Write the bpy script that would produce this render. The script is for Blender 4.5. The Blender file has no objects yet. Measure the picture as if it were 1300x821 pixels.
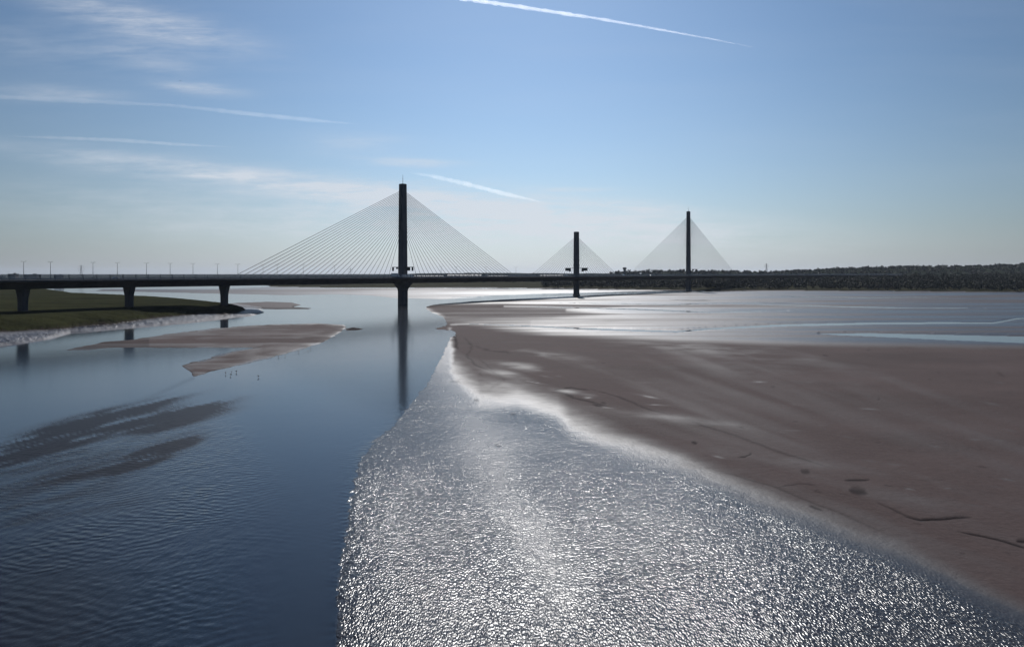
import bpy, bmesh, math, random
import numpy as np
from mathutils import Vector

random.seed(7); rng = np.random.default_rng(7)
S = bpy.context.scene; C = S.collection
H = 28.0; F = 910.0; CX = 650.0; HY = 347.0        # eye height, focal length and horizon of the photograph
SUN_AZ, SUN_EL = 1.5, 38.0

def ground(px, py):                                  # photograph pixel -> point on the level ground
    D = H*F/(py-HY); return ((px-CX)/F*D, D)
def at(px, D): return ((px-CX)/F*D, D)
def zat(py, D): return H + (HY-py)*D/F

# ---------------------------------------------------------------- materials
def nt(name):
    m = bpy.data.materials.new(name); m.use_nodes = True
    t = m.node_tree; b = t.nodes['Principled BSDF']
    return m, t, b
def N(t, kind, **kw):
    n = t.nodes.new(kind)
    for k, v in kw.items():
        if k.startswith('i_'): n.inputs[k[2:].replace('_', ' ')].default_value = v
        else: setattr(n, k, v)
    return n
def L(t, a, b): t.links.new(a, b)
def M(t, op, a, b=None, c=None, clamp=False):
    n = t.nodes.new('ShaderNodeMath'); n.operation = op; n.use_clamp = clamp
    for i, v in enumerate((a, b, c)):
        if v is None: continue
        if hasattr(v, 'is_linked'): t.links.new(v, n.inputs[i])
        else: n.inputs[i].default_value = v
    return n.outputs[0]
def mixc(t, f, a, b):
    n = t.nodes.new('ShaderNodeMix'); n.data_type = 'RGBA'
    for s, v in ((n.inputs[0], f), (n.inputs[6], a), (n.inputs[7], b)):
        if hasattr(v, 'is_linked'): t.links.new(v, s)
        else: s.default_value = v if isinstance(v, float) else (*v, 1)
    return n.outputs[2]
def noise(t, vec, scale, detail=4, rough=.55, sx=1, sy=1, sz=1, rz=0):
    mp = N(t, 'ShaderNodeMapping'); mp.inputs['Scale'].default_value = (sx, sy, sz); mp.inputs['Rotation'].default_value = (0, 0, rz)
    L(t, vec, mp.inputs['Vector'])
    n = N(t, 'ShaderNodeTexNoise'); n.inputs['Scale'].default_value = scale; n.inputs['Detail'].default_value = detail; n.inputs['Roughness'].default_value = rough
    L(t, mp.outputs[0], n.inputs['Vector']); return n.outputs['Fac']
def geo(t): return N(t, 'ShaderNodeNewGeometry').outputs['Position']
def attr(t, name): return N(t, 'ShaderNodeAttribute', attribute_name=name).outputs['Fac']

def simple(name, col, rough=.6, var=.15, scale=.6, metal=0.0, spec=.5, col2=None):
    m, t, b = nt(name)
    p = geo(t); f = noise(t, p, scale, 6, .6, 1, 1, .35)
    c2 = col2 or tuple(c*(1-var*2.2) for c in col); c1 = tuple(min(1, c*(1+var)) for c in col)
    ff = M(t, 'MULTIPLY_ADD', f, 2.2, -.6, clamp=True)
    L(t, mixc(t, ff, c2, c1), b.inputs['Base Color'])
    b.inputs['Roughness'].default_value = rough; b.inputs['Metallic'].default_value = metal
    b.inputs['Specular IOR Level'].default_value = spec
    return m

MAT = {}
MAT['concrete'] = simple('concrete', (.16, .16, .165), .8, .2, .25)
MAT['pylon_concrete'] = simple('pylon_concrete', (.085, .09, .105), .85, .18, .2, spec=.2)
MAT['asphalt'] = simple('asphalt', (.05, .05, .052), .9, .15, 1.0, spec=.15)
MAT['marking'] = simple('road_marking', (.75, .75, .73), .6, .08, 1.0)
MAT['steel'] = simple('galvanised_steel', (.22, .23, .24), .5, .15, 1.5, .6)
MAT['dark_steel'] = simple('dark_steel', (.05, .055, .06), .5, .15, 1.5, .3)
MAT['cable'] = simple('cable_sheath', (.07, .075, .085), .6, .1, 1.0, spec=.25)
MAT['sign'] = simple('sign_back', (.045, .05, .055), .6, .1, 1.0)
MAT['white_paint'] = simple('white_paint', (.8, .8, .79), .3, .05, 1.5)
MAT['silver_paint'] = simple('silver_paint', (.45, .46, .48), .3, .05, 1.5, .5)
MAT['blue_paint'] = simple('blue_paint', (.05, .09, .2), .3, .08, 1.5)
MAT['red_paint'] = simple('red_paint', (.3, .03, .025), .3, .08, 1.5)
MAT['rubber'] = simple('tyre_rubber', (.02, .02, .02), .8, .1, 3)
MAT['car_glass'] = simple('car_glass', (.02, .025, .03), .08, .05, 1)
MAT['lamp_glass'] = simple('lamp_glass', (.5, .5, .48), .3, .05, 1)
MAT['cladding'] = simple('pale_cladding', (.38, .41, .45), .6, .12, .08)
MAT['roofing'] = simple('grey_roofing', (.12, .125, .13), .7, .15, .1)
MAT['brick'] = simple('dull_brick', (.16, .11, .09), .85, .2, .2)
MAT['window'] = simple('window_glass', (.03, .04, .05), .1, .05, 1)
MAT['feather_dark'] = simple('dark_plumage', (.03, .028, .03), .7, .2, 6)
MAT['bill'] = simple('orange_bill', (.35, .1, .02), .5, .05, 6)
MAT['bark'] = simple('bark', (.07, .055, .04), .9, .2, 1.5)
MAT['hill'] = simple('hill_scrub', (.018, .023, .015), .95, .3, .02, spec=.0)

def mat_screen():
    m, t, b = nt('wind_screen')
    b.inputs['Base Color'].default_value = (.45, .5, .55, 1); b.inputs['Roughness'].default_value = .25
    tr = N(t, 'ShaderNodeBsdfTransparent'); mx = N(t, 'ShaderNodeMixShader'); mx.inputs[0].default_value = .14
    L(t, tr.outputs[0], mx.inputs[1]); L(t, b.outputs[0], mx.inputs[2])
    L(t, mx.outputs[0], t.nodes['Material Output'].inputs['Surface']); return m
MAT['screen'] = mat_screen()

def mat_leaf(name, c1, c2):
    m, t, b = nt(name); p = geo(t)
    f = M(t, 'MULTIPLY_ADD', noise(t, p, .05, 5, .65), 2.6, -.8, clamp=True)
    L(t, mixc(t, f, c1, c2), b.inputs['Base Color']); b.inputs['Roughness'].default_value = .8
    b.inputs['Specular IOR Level'].default_value = .15
    return m
MAT['leaf'] = mat_leaf('woodland_foliage', (.012, .017, .012), (.019, .025, .015))

def mat_flat():
    """tidal sand and mud: wetness, stains with painted shadow, sparkle and marsh cover are stored on the ground itself"""
    m, t, b = nt('tidal_sand'); p = geo(t)
    wet, gl, dk, veg, mud = (attr(t, a) for a in ('wet', 'gl', 'dk', 'veg', 'mud'))
    n1 = noise(t, p, .035, 8, .6, .5, 1, 1, .3); n2 = noise(t, p, .9, 6, .65); n3 = noise(t, p, .006, 4, .5, .6, 1.4)
    fine = M(t, 'MULTIPLY_ADD', n2, 1.6, -.3, clamp=True)
    big = M(t, 'MULTIPLY_ADD', n1, 2.4, -.7, clamp=True)
    dry = mixc(t, big, (.036, .025, .025), (.082, .061, .060))
    dry = mixc(t, M(t, 'MULTIPLY', fine, .35), dry, (.022, .017, .019))
    grit = M(t, 'MULTIPLY_ADD', noise(t, p, 3.0, 5, .75, 1, .35, 1, .4), 2.6, -.8, clamp=True)
    dry = mixc(t, M(t, 'MULTIPLY', grit, .45), dry, (.082, .061, .057))
    wetc = mixc(t, big, (.013, .013, .018), (.021, .021, .027))
    mudc = mixc(t, fine, (.05, .05, .058), (.09, .09, .102))
    grass = mixc(t, M(t, 'MULTIPLY_ADD', noise(t, p, .05, 6, .7, .4, 1), 2.6, -.8, clamp=True), (.009, .010, .005), (.032, .034, .014))
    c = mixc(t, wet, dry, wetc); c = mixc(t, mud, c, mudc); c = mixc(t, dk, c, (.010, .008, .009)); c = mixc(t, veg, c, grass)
    L(t, c, b.inputs['Base Color'])
    # roughness: dry .85 ... wet .3, streaky
    r = M(t, 'MULTIPLY_ADD', wet, -.45, .90); r = M(t, 'ADD', r, M(t, 'MULTIPLY_ADD', n1, .16, -.08))
    r = M(t, 'MULTIPLY_ADD', gl, -.31, r); r = M(t, 'MULTIPLY_ADD', veg, .6, r); r = M(t, 'MAXIMUM', r, .1)
    L(t, M(t, 'MINIMUM', r, 1.0), b.inputs['Roughness'])
    sp = M(t, 'MULTIPLY_ADD', wet, .19, .05); sp = M(t, 'MULTIPLY', sp, M(t, 'SUBTRACT', 1.0, M(t, 'MULTIPLY', dk, .8))); sp = M(t, 'MULTIPLY', sp, M(t, 'SUBTRACT', 1.0, M(t, 'MULTIPLY', gl, .48)))
    sp = M(t, 'MULTIPLY', sp, M(t, 'SUBTRACT', 1.0, M(t, 'MULTIPLY', veg, .9)))
    L(t, sp, b.inputs['Specular IOR Level'])
    # bump: fine grain everywhere, choppy facets where the film of water is ruffled
    lane = M(t, 'MULTIPLY_ADD', noise(t, p, .03, 4, .6, 2.2, .5, 1, .35), 2.2, -.6, clamp=True)
    # chop grows longer down the fetch: short near the beach, longer out on the open shallows
    sy_ = N(t, 'ShaderNodeSeparateXYZ'); L(t, p, sy_.inputs[0]); yy = sy_.outputs[1]
    mA = M(t, 'MULTIPLY_ADD', yy, 1/45, -95/45, clamp=True); mB = M(t, 'MULTIPLY_ADD', yy, 1/80, -150/80, clamp=True)
    ga = M(t, 'MULTIPLY', M(t, 'ADD', noise(t, p, 7.2, 0, .5, 1, .36, 1, .05), M(t, 'MULTIPLY', noise(t, p, 2.2, 1, .5, 1, .5, 1, .2), .35)), M(t, 'MULTIPLY', M(t, 'SUBTRACT', 1.0, mA), .66))
    gb = M(t, 'MULTIPLY', M(t, 'ADD', noise(t, p, 4.2, 0, .5, 1, .33, 1, .04), M(t, 'MULTIPLY', noise(t, p, 1.4, 1, .5, 1, .5, 1, .15), .35)), M(t, 'MULTIPLY', M(t, 'MULTIPLY', mA, M(t, 'SUBTRACT', 1.0, mB)), 1.1))
    gc = M(t, 'MULTIPLY', noise(t, p, 1.9, 1, .5, 1, .38, 1, .03), M(t, 'MULTIPLY', mB, 1.7))
    g1 = M(t, 'ADD', M(t, 'ADD', ga, gb), gc)
    g1 = M(t, 'MULTIPLY', g1, M(t, 'MULTIPLY_ADD', lane, .5, .7))
    bp = N(t, 'ShaderNodeBump'); bp.inputs['Distance'].default_value = 1.0; bp.inputs['Strength'].default_value = 1.0
    g2 = noise(t, p, .25, 5, .6)
    h = M(t, 'MULTIPLY', g1, M(t, 'MULTIPLY_ADD', gl, .152, .002))
    h = M(t, 'ADD', h, M(t, 'MULTIPLY', n2, M(t, 'MULTIPLY_ADD', mud, .25, M(t, 'MULTIPLY_ADD', wet, -.07, .15))))
    h = M(t, 'ADD', h, M(t, 'MULTIPLY', g2, M(t, 'MULTIPLY_ADD', veg, 1.2, .05)))
    L(t, h, bp.inputs['Height']); L(t, bp.outputs[0], b.inputs['Normal'])
    return m
MAT['flat'] = mat_flat()

def mat_water():
    m, t, b = nt('estuary_water'); p = geo(t)
    rip, dk = attr(t, 'rip'), attr(t, 'dk')
    L(t, mixc(t, dk, (.007, .011, .019), (.008, .006, .007)), b.inputs['Base Color'])
    b.inputs['IOR'].default_value = 1.33
    L(t, M(t, 'MULTIPLY_ADD', dk, .25, .12), b.inputs['Roughness'])
    L(t, M(t, 'MULTIPLY_ADD', dk, -.46, .56), b.inputs['Specular IOR Level'])
    # ripple trains: warped wave bands + a broad swell
    def train(ang, sc, dist, ds):
        w = N(t, 'ShaderNodeTexWave'); w.wave_type = 'BANDS'; w.bands_direction = 'X'; w.wave_profile = 'SIN'
        mp = N(t, 'ShaderNodeMapping'); mp.inputs['Rotation'].default_value = (0, 0, math.radians(ang))
        L(t, p, mp.inputs['Vector']); L(t, mp.outputs[0], w.inputs['Vector'])
        w.inputs['Scale'].default_value = sc; w.inputs['Distortion'].default_value = dist; w.inputs['Detail'].default_value = 3
        w.inputs['Detail Scale'].default_value = ds; w.inputs['Detail Roughness'].default_value = .6; return w.outputs['Fac']
    pa = M(t, 'MULTIPLY_ADD', noise(t, p, .07, 3, .5), 4.2, -1.7, clamp=True); pb = M(t, 'MULTIPLY_ADD', noise(t, p, .09, 3, .5, 1, 1, 1, 2.0), 3.2, -1.2, clamp=True)
    wv = M(t, 'ADD', M(t, 'MULTIPLY', train(62, .25, 18, .3), pa), M(t, 'MULTIPLY', train(108, .27, 13, .3), pb))
    n1 = noise(t, p, .7, 5, .5, 1, .5, 1, .9); n2 = noise(t, p, .06, 3, .5); n3 = noise(t, p, 5.0, 3, .6)
    h = M(t, 'MULTIPLY', wv, M(t, 'MULTIPLY', rip, .028))
    h = M(t, 'ADD', h, M(t, 'MULTIPLY', n1, M(t, 'MULTIPLY_ADD', rip, .14, .006)))
    h = M(t, 'ADD', h, M(t, 'MULTIPLY', n3, M(t, 'MULTIPLY', rip, .012)))
    h = M(t, 'ADD', h, M(t, 'MULTIPLY', n2, .02))
    bp = N(t, 'ShaderNodeBump'); bp.inputs['Distance'].default_value = 1.0
    L(t, h, bp.inputs['Height']); L(t, bp.outputs[0], b.inputs['Normal'])
    return m
MAT['water'] = mat_water()

# ---------------------------------------------------------------- object helpers
def tag(o, label=None, cat=None, group=None, kind=None):
    if label: o['label'] = label
    if cat: o['category'] = cat
    if group: o['group'] = group
    if kind: o['kind'] = kind
    return o
def link(name, me, mat, parent=None):
    o = bpy.data.objects.new(name, me); C.objects.link(o)
    if mat is not None: me.materials.append(mat)
    if parent: o.parent = parent
    return o
def obj(name, bm, mat, parent=None, smooth=False):
    me = bpy.data.meshes.new(name); bm.normal_update(); bm.to_mesh(me); bm.free()
    if smooth: me.polygons.foreach_set('use_smooth', [True]*len(me.polygons))
    return link(name, me, mat, parent)
def empty(name, loc, rz=0, parent=None):
    o = bpy.data.objects.new(name, None); C.objects.link(o); o.location = loc; o.rotation_euler = (0, 0, rz); o.empty_display_size = .5
    if parent: o.parent = parent
    return o
def raw(name, v, f, mat, parent=None, smooth=False):
    me = bpy.data.meshes.new(name); me.from_pydata([tuple(x) for x in v], [], [tuple(x) for x in f]); me.update()
    if smooth: me.polygons.foreach_set('use_smooth', [True]*len(me.polygons))
    return link(name, me, mat, parent)
def npmesh(name, V, Q, mat, attrs=None, smooth=True, parent=None):
    """fast mesh from numpy arrays; unused vertices dropped"""
    used = np.zeros(len(V), bool); used[Q.ravel()] = True
    idx = np.cumsum(used)-1; V = V[used]; Q = idx[Q]; k = Q.shape[1]
    me = bpy.data.meshes.new(name); me.vertices.add(len(V)); me.vertices.foreach_set('co', V.astype(np.float32).ravel())
    me.loops.add(Q.size); me.loops.foreach_set('vertex_index', Q.ravel().astype(np.int32))
    me.polygons.add(len(Q)); me.polygons.foreach_set('loop_start', np.arange(0, Q.size, k, dtype=np.int32))
    me.polygons.foreach_set('use_smooth', np.full(len(Q), smooth))
    me.update(calc_edges=True)
    for a, val in (attrs or {}).items():
        at_ = me.attributes.new(a, 'FLOAT', 'POINT'); at_.data.foreach_set('value', val[used].astype(np.float32))
    return link(name, me, mat, parent)
def box(bm, c, s, rz=0, taper=1.0):
    ca, sa = math.cos(rz), math.sin(rz); vs = []
    for z in (-1, 1):
        k = taper if z > 0 else 1
        for x, y in ((-1, -1), (1, -1), (1, 1), (-1, 1)):
            X, Y = x*s[0]/2*k, y*s[1]/2*k
            vs.append(bm.verts.new((c[0]+X*ca-Y*sa, c[1]+X*sa+Y*ca, c[2]+z*s[2]/2)))
    for f in ((3, 2, 1, 0), (4, 5, 6, 7), (0, 1, 5, 4), (1, 2, 6, 5), (2, 3, 7, 6), (3, 0, 4, 7)): bm.faces.new([vs[i] for i in f])
def tube(bm, a, b, r0, r1=None, n=6):
    r1 = r0 if r1 is None else r1
    a, b = Vector(a), Vector(b); d = (b-a).normalized()
    u = d.orthogonal().normalized(); w = d.cross(u); R = []
    for p, r in ((a, r0), (b, r1)):
        R.append([bm.verts.new(p + (u*math.cos(2*math.pi*i/n)+w*math.sin(2*math.pi*i/n))*r) for i in range(n)])
    for i in range(n):
        j = (i+1) % n; bm.faces.new((R[0][i], R[0][j], R[1][j], R[1][i]))
    bm.faces.new(R[0][::-1]); bm.faces.new(R[1])
def loft(bm, rings):
    """rings: lists of points, same count; closed sides and caps"""
    R = [[bm.verts.new(p) for p in r] for r in rings]; n = len(R[0])
    for k in range(len(R)-1):
        for i in range(n):
            j = (i+1) % n; bm.faces.new((R[k][i], R[k][j], R[k+1][j], R[k+1][i]))
    bm.faces.new(R[0][::-1]); bm.faces.new(R[-1])
def chamfer_ring(w, d, z, ch):
    w /= 2; d /= 2
    return [(-w+ch, -d, z), (w-ch, -d, z), (w, -d+ch, z), (w, d-ch, z), (w-ch, d, z), (-w+ch, d, z), (-w, d-ch, z), (-w, -d+ch, z)]
def xform(bm, loc=(0, 0, 0), rz=0):
    ca, sa = math.cos(rz), math.sin(rz)
    for v in bm.verts:
        x, y, z = v.co; v.co = (loc[0]+x*ca-y*sa, loc[1]+x*sa+y*ca, loc[2]+z)

# ---------------------------------------------------------------- numpy noise
_tab = rng.random((256, 256))
def vnoise(x, y, seed=0):
    x = x + seed*37.31; y = y + seed*91.7
    xi = np.floor(x).astype(np.int64); yi = np.floor(y).astype(np.int64); fx = x-xi; fy = y-yi
    fx = fx*fx*(3-2*fx); fy = fy*fy*(3-2*fy)
    g = lambda a, b: _tab[(a+b*57) & 255, (b+a*13) & 255]
    return (g(xi, yi)*(1-fx)+g(xi+1, yi)*fx)*(1-fy)+(g(xi, yi+1)*(1-fx)+g(xi+1, yi+1)*fx)*fy
def fbm(x, y, oct=4, seed=0, rough=.5):
    a, s, tot = 1.0, 0, 0
    for k in range(oct):
        s = s + a*(vnoise(x*2**k, y*2**k, seed+k*3)-.5); tot += a; a *= rough
    return s/tot*2          # about -1..1
def sdpoly(px, py, poly):
    """signed distance (inside positive) in photograph pixels"""
    P = np.array(poly, float); d2 = np.full(px.shape, 1e12); ins = np.zeros(px.shape, bool)
    for i in range(len(P)):
        a, b = P[i], P[(i+1) % len(P)]; ex, ey = b-a; wx, wy = px-a[0], py-a[1]
        t_ = np.clip((wx*ex+wy*ey)/max(ex*ex+ey*ey, 1e-9), 0, 1)
        d2 = np.minimum(d2, (wx-ex*t_)**2+(wy-ey*t_)**2)
        if a[1] != b[1]:
            c = ((a[1] > py) != (b[1] > py)) & (px < (b[0]-a[0])*(py-a[1])/(b[1]-a[1])+a[0]); ins ^= c
    d = np.sqrt(d2); return np.where(ins, d, -d)
def taper(px, py, pts):
    """distance to a drawn line and how far along it (0..1)"""
    ln = [math.dist(a, b) for a, b in zip(pts[:-1], pts[1:])]; tot = sum(ln); acc = 0
    d2 = np.full(px.shape, 1e12); al = np.zeros(px.shape)
    for (a, b), l in zip(zip(pts[:-1], pts[1:]), ln):
        ex, ey = b[0]-a[0], b[1]-a[1]; wx, wy = px-a[0], py-a[1]
        t_ = np.clip((wx*ex+wy*ey)/(ex*ex+ey*ey+1e-9), 0, 1); q = (wx-ex*t_)**2+(wy-ey*t_)**2
        al = np.where(q < d2, (acc+t_*l)/tot, al); d2 = np.minimum(d2, q); acc += l
    return np.sqrt(d2), np.clip(4*al*(1-al), 0, 1)**.6
def dline(px, py, pts):
    d2 = np.full(px.shape, 1e12)
    for a, b in zip(pts[:-1], pts[1:]):
        ex, ey = b[0]-a[0], b[1]-a[1]; wx, wy = px-a[0], py-a[1]
        t_ = np.clip((wx*ex+wy*ey)/(ex*ex+ey*ey+1e-9), 0, 1); d2 = np.minimum(d2, (wx-ex*t_)**2+(wy-ey*t_)**2)
    return np.sqrt(d2)
sm = lambda x, a, b: np.clip((x-a)/(b-a), 0, 1)**2*(3-2*np.clip((x-a)/(b-a), 0, 1))

# ---------------------------------------------------------------- the shores, traced and laid out on the level ground
MAIN = [(541, 389), (552, 386.5), (575, 384.5), (600, 382), (640, 380), (700, 376.8), (760, 374), (830, 371.4), (937, 369.6), (1000, 368), (1400, 366), (2100, 366), (2100, 2600),
        (430, 2600), (424, 900), (427, 780), (430, 731), (434, 706), (441, 654), (447, 620), (451, 600), (456, 585), (470, 565), (498, 541), (515, 520), (545, 483), (556, 462),
        (566, 440), (571, 431), (577, 424), (578, 420), (560, 418), (552, 416.5), (566, 414), (568, 410), (562, 402), (548, 397), (541, 392)]
MARSH = [(-900, 361), (40, 365.7), (90, 373.8), (150, 376.8), (210, 380.8), (260, 386.7), (288, 391.0), (303, 393.8), (311, 396.5), (300, 399.8), (285, 401.4), (262, 401.6), (200, 407.4), (145, 414.7), (100, 418.2), (60, 423.4), (0, 427.5), (-900, 500)]   # stands 4 to 7 m above low water
MUD = [(-900, 440), (-10, 412), (60, 409), (150, 402), (250, 389), (300, 388), (330, 392), (335, 397), (318, 401.5), (300, 403), (280, 405.8), (235, 411), (180, 416), (130, 420), (90, 423), (75, 427), (55, 432), (20, 437), (-20, 442), (-900, 530)]
SPIT = [(285, 386), (300, 384.5), (340, 383), (370, 384), (382, 387), (372, 389.6), (396, 391.2), (392, 392.3), (350, 392.6), (325, 391.8), (300, 390)]
BAR = [(80, 445), (100, 440), (130, 434.5), (170, 431), (208, 425), (277, 417), (346, 412), (408, 410), (436, 411.5), (440, 415), (433, 422), (415, 433), (391, 440), (346, 453), (294, 468), (246, 479.5), (238, 471), (227, 463),
       (240, 459.5), (263, 455), (300, 446), (330, 441), (294, 441), (225, 441), (173, 441), (135, 442), (110, 444)]
TAIL = [(438, 417.5), (448, 415.5), (461, 417.5), (455, 419), (441, 419.5)]
FAR1 = [(280, 367), (345, 364.5), (420, 366), (560, 366), (640, 367), (850, 368.6), (780, 370.6), (700, 373), (640, 375.5), (560, 380), (500, 378), (470, 375), (430, 373.5), (360, 374.5), (300, 373), (200, 371), (120, 369.5), (130, 367)]
POND = [(1040, 423.6), (1103, 422.8), (1200, 425), (1320, 427.5), (1500, 430), (1700, 436), (1500, 440), (1320, 436), (1202, 431.5), (1103, 427), (1065, 425.4)]
RIVULETS = [([(1400, 398), (1290, 404), (1262, 409.5), (1220, 410), (1100, 411), (1000, 412.5), (900, 417), (860, 421), (740, 417), (640, 412.5), (600, 411), (572, 412)], 1.3),
            ([(1250, 392), (1160, 390.5), (1080, 389), (980, 387.5), (900, 385)], .6), ([(700, 384), (850, 386.5), (980, 384)], .5), ([(1215, 380), (1185, 377.5), (1100, 378.5), (980, 376)], .5),
            ([(560, 377.5), (700, 373.5), (840, 370.5)], .8), ([(640, 389), (760, 391), (900, 396), (1000, 395)], .6)]
def yglit(x): return np.interp(x, [540, 560, 577, 589, 610, 657, 708, 725, 775, 823, 860, 919, 1006, 1092, 1144, 1196, 1320, 2000], [440, 455, 474, 485, 502, 507, 524, 538, 560, 577, 590, 615, 650, 690, 708, 735, 800, 1150])
def ydry(x): return np.interp(x, [540, 580, 640, 700, 860, 1000, 1300, 2000], [404, 407, 416, 422, 430, 434, 438, 455])

# grid: one row per photograph line near the frame, wider rows outside it
rows = np.concatenate([np.array([348.3, 349, 350, 352, 354, 356, 358, 360, 361, 362]), np.arange(362.5, 400, .4), np.arange(400, 480, .7), np.arange(480, 830, 1.0), np.geomspace(832, 2600, 60)])
cols = np.concatenate([np.linspace(-800, -20, 60)[:-1], np.arange(-20, 1321, 1.5), np.linspace(1322, 2100, 60)])
PX, PY = np.meshgrid(cols, rows); D = H*F/(PY-HY); X = (PX-CX)/F*D; Y = D.copy()
w1 = fbm(X/60, Y/60, 4, 1); w2 = fbm(X/9, Y/9, 4, 5); w3 = fbm(X/2.2, Y/2.2, 4, 9); w4 = fbm(X/300, Y/160, 4, 21)
near = np.clip((PY-370)/80, .15, 1)

def shore(poly, amp=2.0): return sdpoly(PX, PY, poly) + near*(w1*amp + w2*amp*.6 + w3*amp*.35)
sdM = shore(MAIN, 1.6); sdS = shore(SPIT, .7); sdB = shore(BAR, 3.2); sdT = shore(TAIL, .3); sdMud = shore(MUD, 1.3); sdMar = shore(MARSH, 1.6); sdF = shore(FAR1, 2.5); sdP = shore(POND, .25)
def rise(sd, f, h): return np.where(sd > 0, h*(1-np.exp(-sd/f)), sd*.05)
Z = np.full(PX.shape, -3.0)
Z = np.maximum(Z, rise(sdM+2.5*w3*near+6*fbm(X/.55, Y/1.1, 3, 77)*near*sm(PY, 440, 600), 30, .45)); Z = np.maximum(Z, rise(sdS, 3, .5)); Z = np.maximum(Z, rise(sdB, 10, .4)); Z = np.maximum(Z, rise(sdT, 2, .3))
Z = np.maximum(Z, rise(sdF, 3, .3)); Z = np.maximum(Z, rise(sdMud, 5, 2.6) + np.where(sdMud > 0, .3*w3+.3*w2+.25*fbm(X/1.2, Y/7, 3, 91), 0)*sm(sdMud, 0, 2)*(1-sm(sdMud, 5, 14)))
Z = np.where(sdMar > 0, np.maximum(Z, .9+2.9*sm(sdMar, -.3, 1.2)+2.9*sm(sdMar, .8, 6.5)+.25*w2+.1*w3), Z)
land_y = np.interp(PX, [-900, 100, 330, 345, 420, 640, 700, 830, 935, 980, 1300, 2100], [357, 358, 359, 364, 365, 365.3, 366, 368, 369, 368.6, 371, 374]) + .25*w1
Z = np.where(PY < land_y, np.maximum(Z, .6+np.minimum((land_y-PY)*2.2, 7)), Z)
# the sand's own relief
sand = (sdM > 0)
Z = Z + np.where(sand, (.05*w2+.05*w1)*sm(sdM, 0, 40), 0)
dry_n = sm(PY, ydry(PX)-3, ydry(PX)+10)
gl_sd = PY - yglit(PX) + 5*w1*near + 3*w2
wetM = 1-dry_n
strk = fbm(X/330+PY*.12, PY/3.4, 5, 31, .6); strk2 = fbm(X/90, Y/420, 4, 41)
tongue = sm(sdpoly(PX, PY, [(536, 388), (560, 385), (640, 384), (720, 385.5), (800, 389), (720, 394), (790, 399), (700, 404), (610, 405), (566, 404)]), -3, 4)
wetM = np.clip(wetM*np.where(PY < 430, .80+1.15*strk, .92)*(1-.85*tongue), 0, 1)
edge_n = 4*w3*near+5*fbm(X/4, Y/1.3, 4, 88)*near
wetM = np.maximum(wetM, sm(gl_sd+edge_n*.5, -30, 10))
# left fringe of shallows beside the calm channel, from the narrows down to the frame
fr = sdpoly(PX, PY, [(571, 418), (566, 440), (556, 462), (545, 483), (515, 520), (498, 541), (470, 565), (450, 600), (430, 731), (424, 2600), (900, 2600), (700, 700), (640, 540), (588, 492), (575, 472), (574, 440)])+3*w2*near
wetM = np.maximum(wetM, sm(fr, -6, 4))
gl = np.maximum(sm(gl_sd+edge_n*.7, -6, 26), sm(fr, -2, 7)*.9)*sm(PY, 420, 500)
gl = gl*(1-.34*np.exp(-(dline(PX+26*w1+14*w2, PY, [(560, 450), (590, 520), (622, 590), (650, 650), (712, 760)])/40)**2))*(.86+.3*w1)
gl = np.maximum(gl, (.22+.3*sm(PX, 850, 1200))*(1-dry_n)*(1-tongue)*sm(PX, 560, 700))
# damp sheen patches and pools in the dry sand
for (cx_, cy_, rx, ry, k) in ((665, 467, 40, 6, .5), (640, 476, 30, 5, .4), (722, 499, 22, 3, .6), (745, 503, 16, 2.5, .5), (690, 452, 50, 4, .35), (860, 534, 90, 5, .35), (1000, 470, 200, 14, .12), (905, 445, 160, 10, .3), (1010, 590, 90, 6, .3), (1180, 640, 90, 7, .2)):
    q = ((PX-cx_)/rx)**2+((PY-cy_-(PX-cx_)*.12)/ry)**2
    wetM = np.maximum(wetM, k*np.exp(-q)*np.clip(.75+1.2*w2+.6*strk, 0, 1.2))
dg = fbm((PX*.94+PY*.34)/230, (PY*.94-PX*.34)/15, 5, 95)
wetM = np.clip(wetM+.16*strk*(1-gl)*(PY < 436)+.05*w2+.22*w4*(gl < .2)+.30*dg*(gl < .2)*sm(PY, 430, 450), 0, 1)
for _ in range(70):                                              # scattered puddles left by the tide
    cx_ = random.uniform(590, 1300); cy_ = random.uniform(450, 700)
    if cy_ > yglit(cx_)-25: continue
    q = ((PX-cx_)/random.uniform(3, 16))**2+((PY-cy_-(PX-cx_)*random.uniform(.02, .2))/random.uniform(.5, 1.6))**2; wetM = np.maximum(wetM, random.uniform(.25, .7)*np.exp(-q)*np.clip(.8+w3, 0, 1))
dk = np.zeros(PX.shape)
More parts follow.
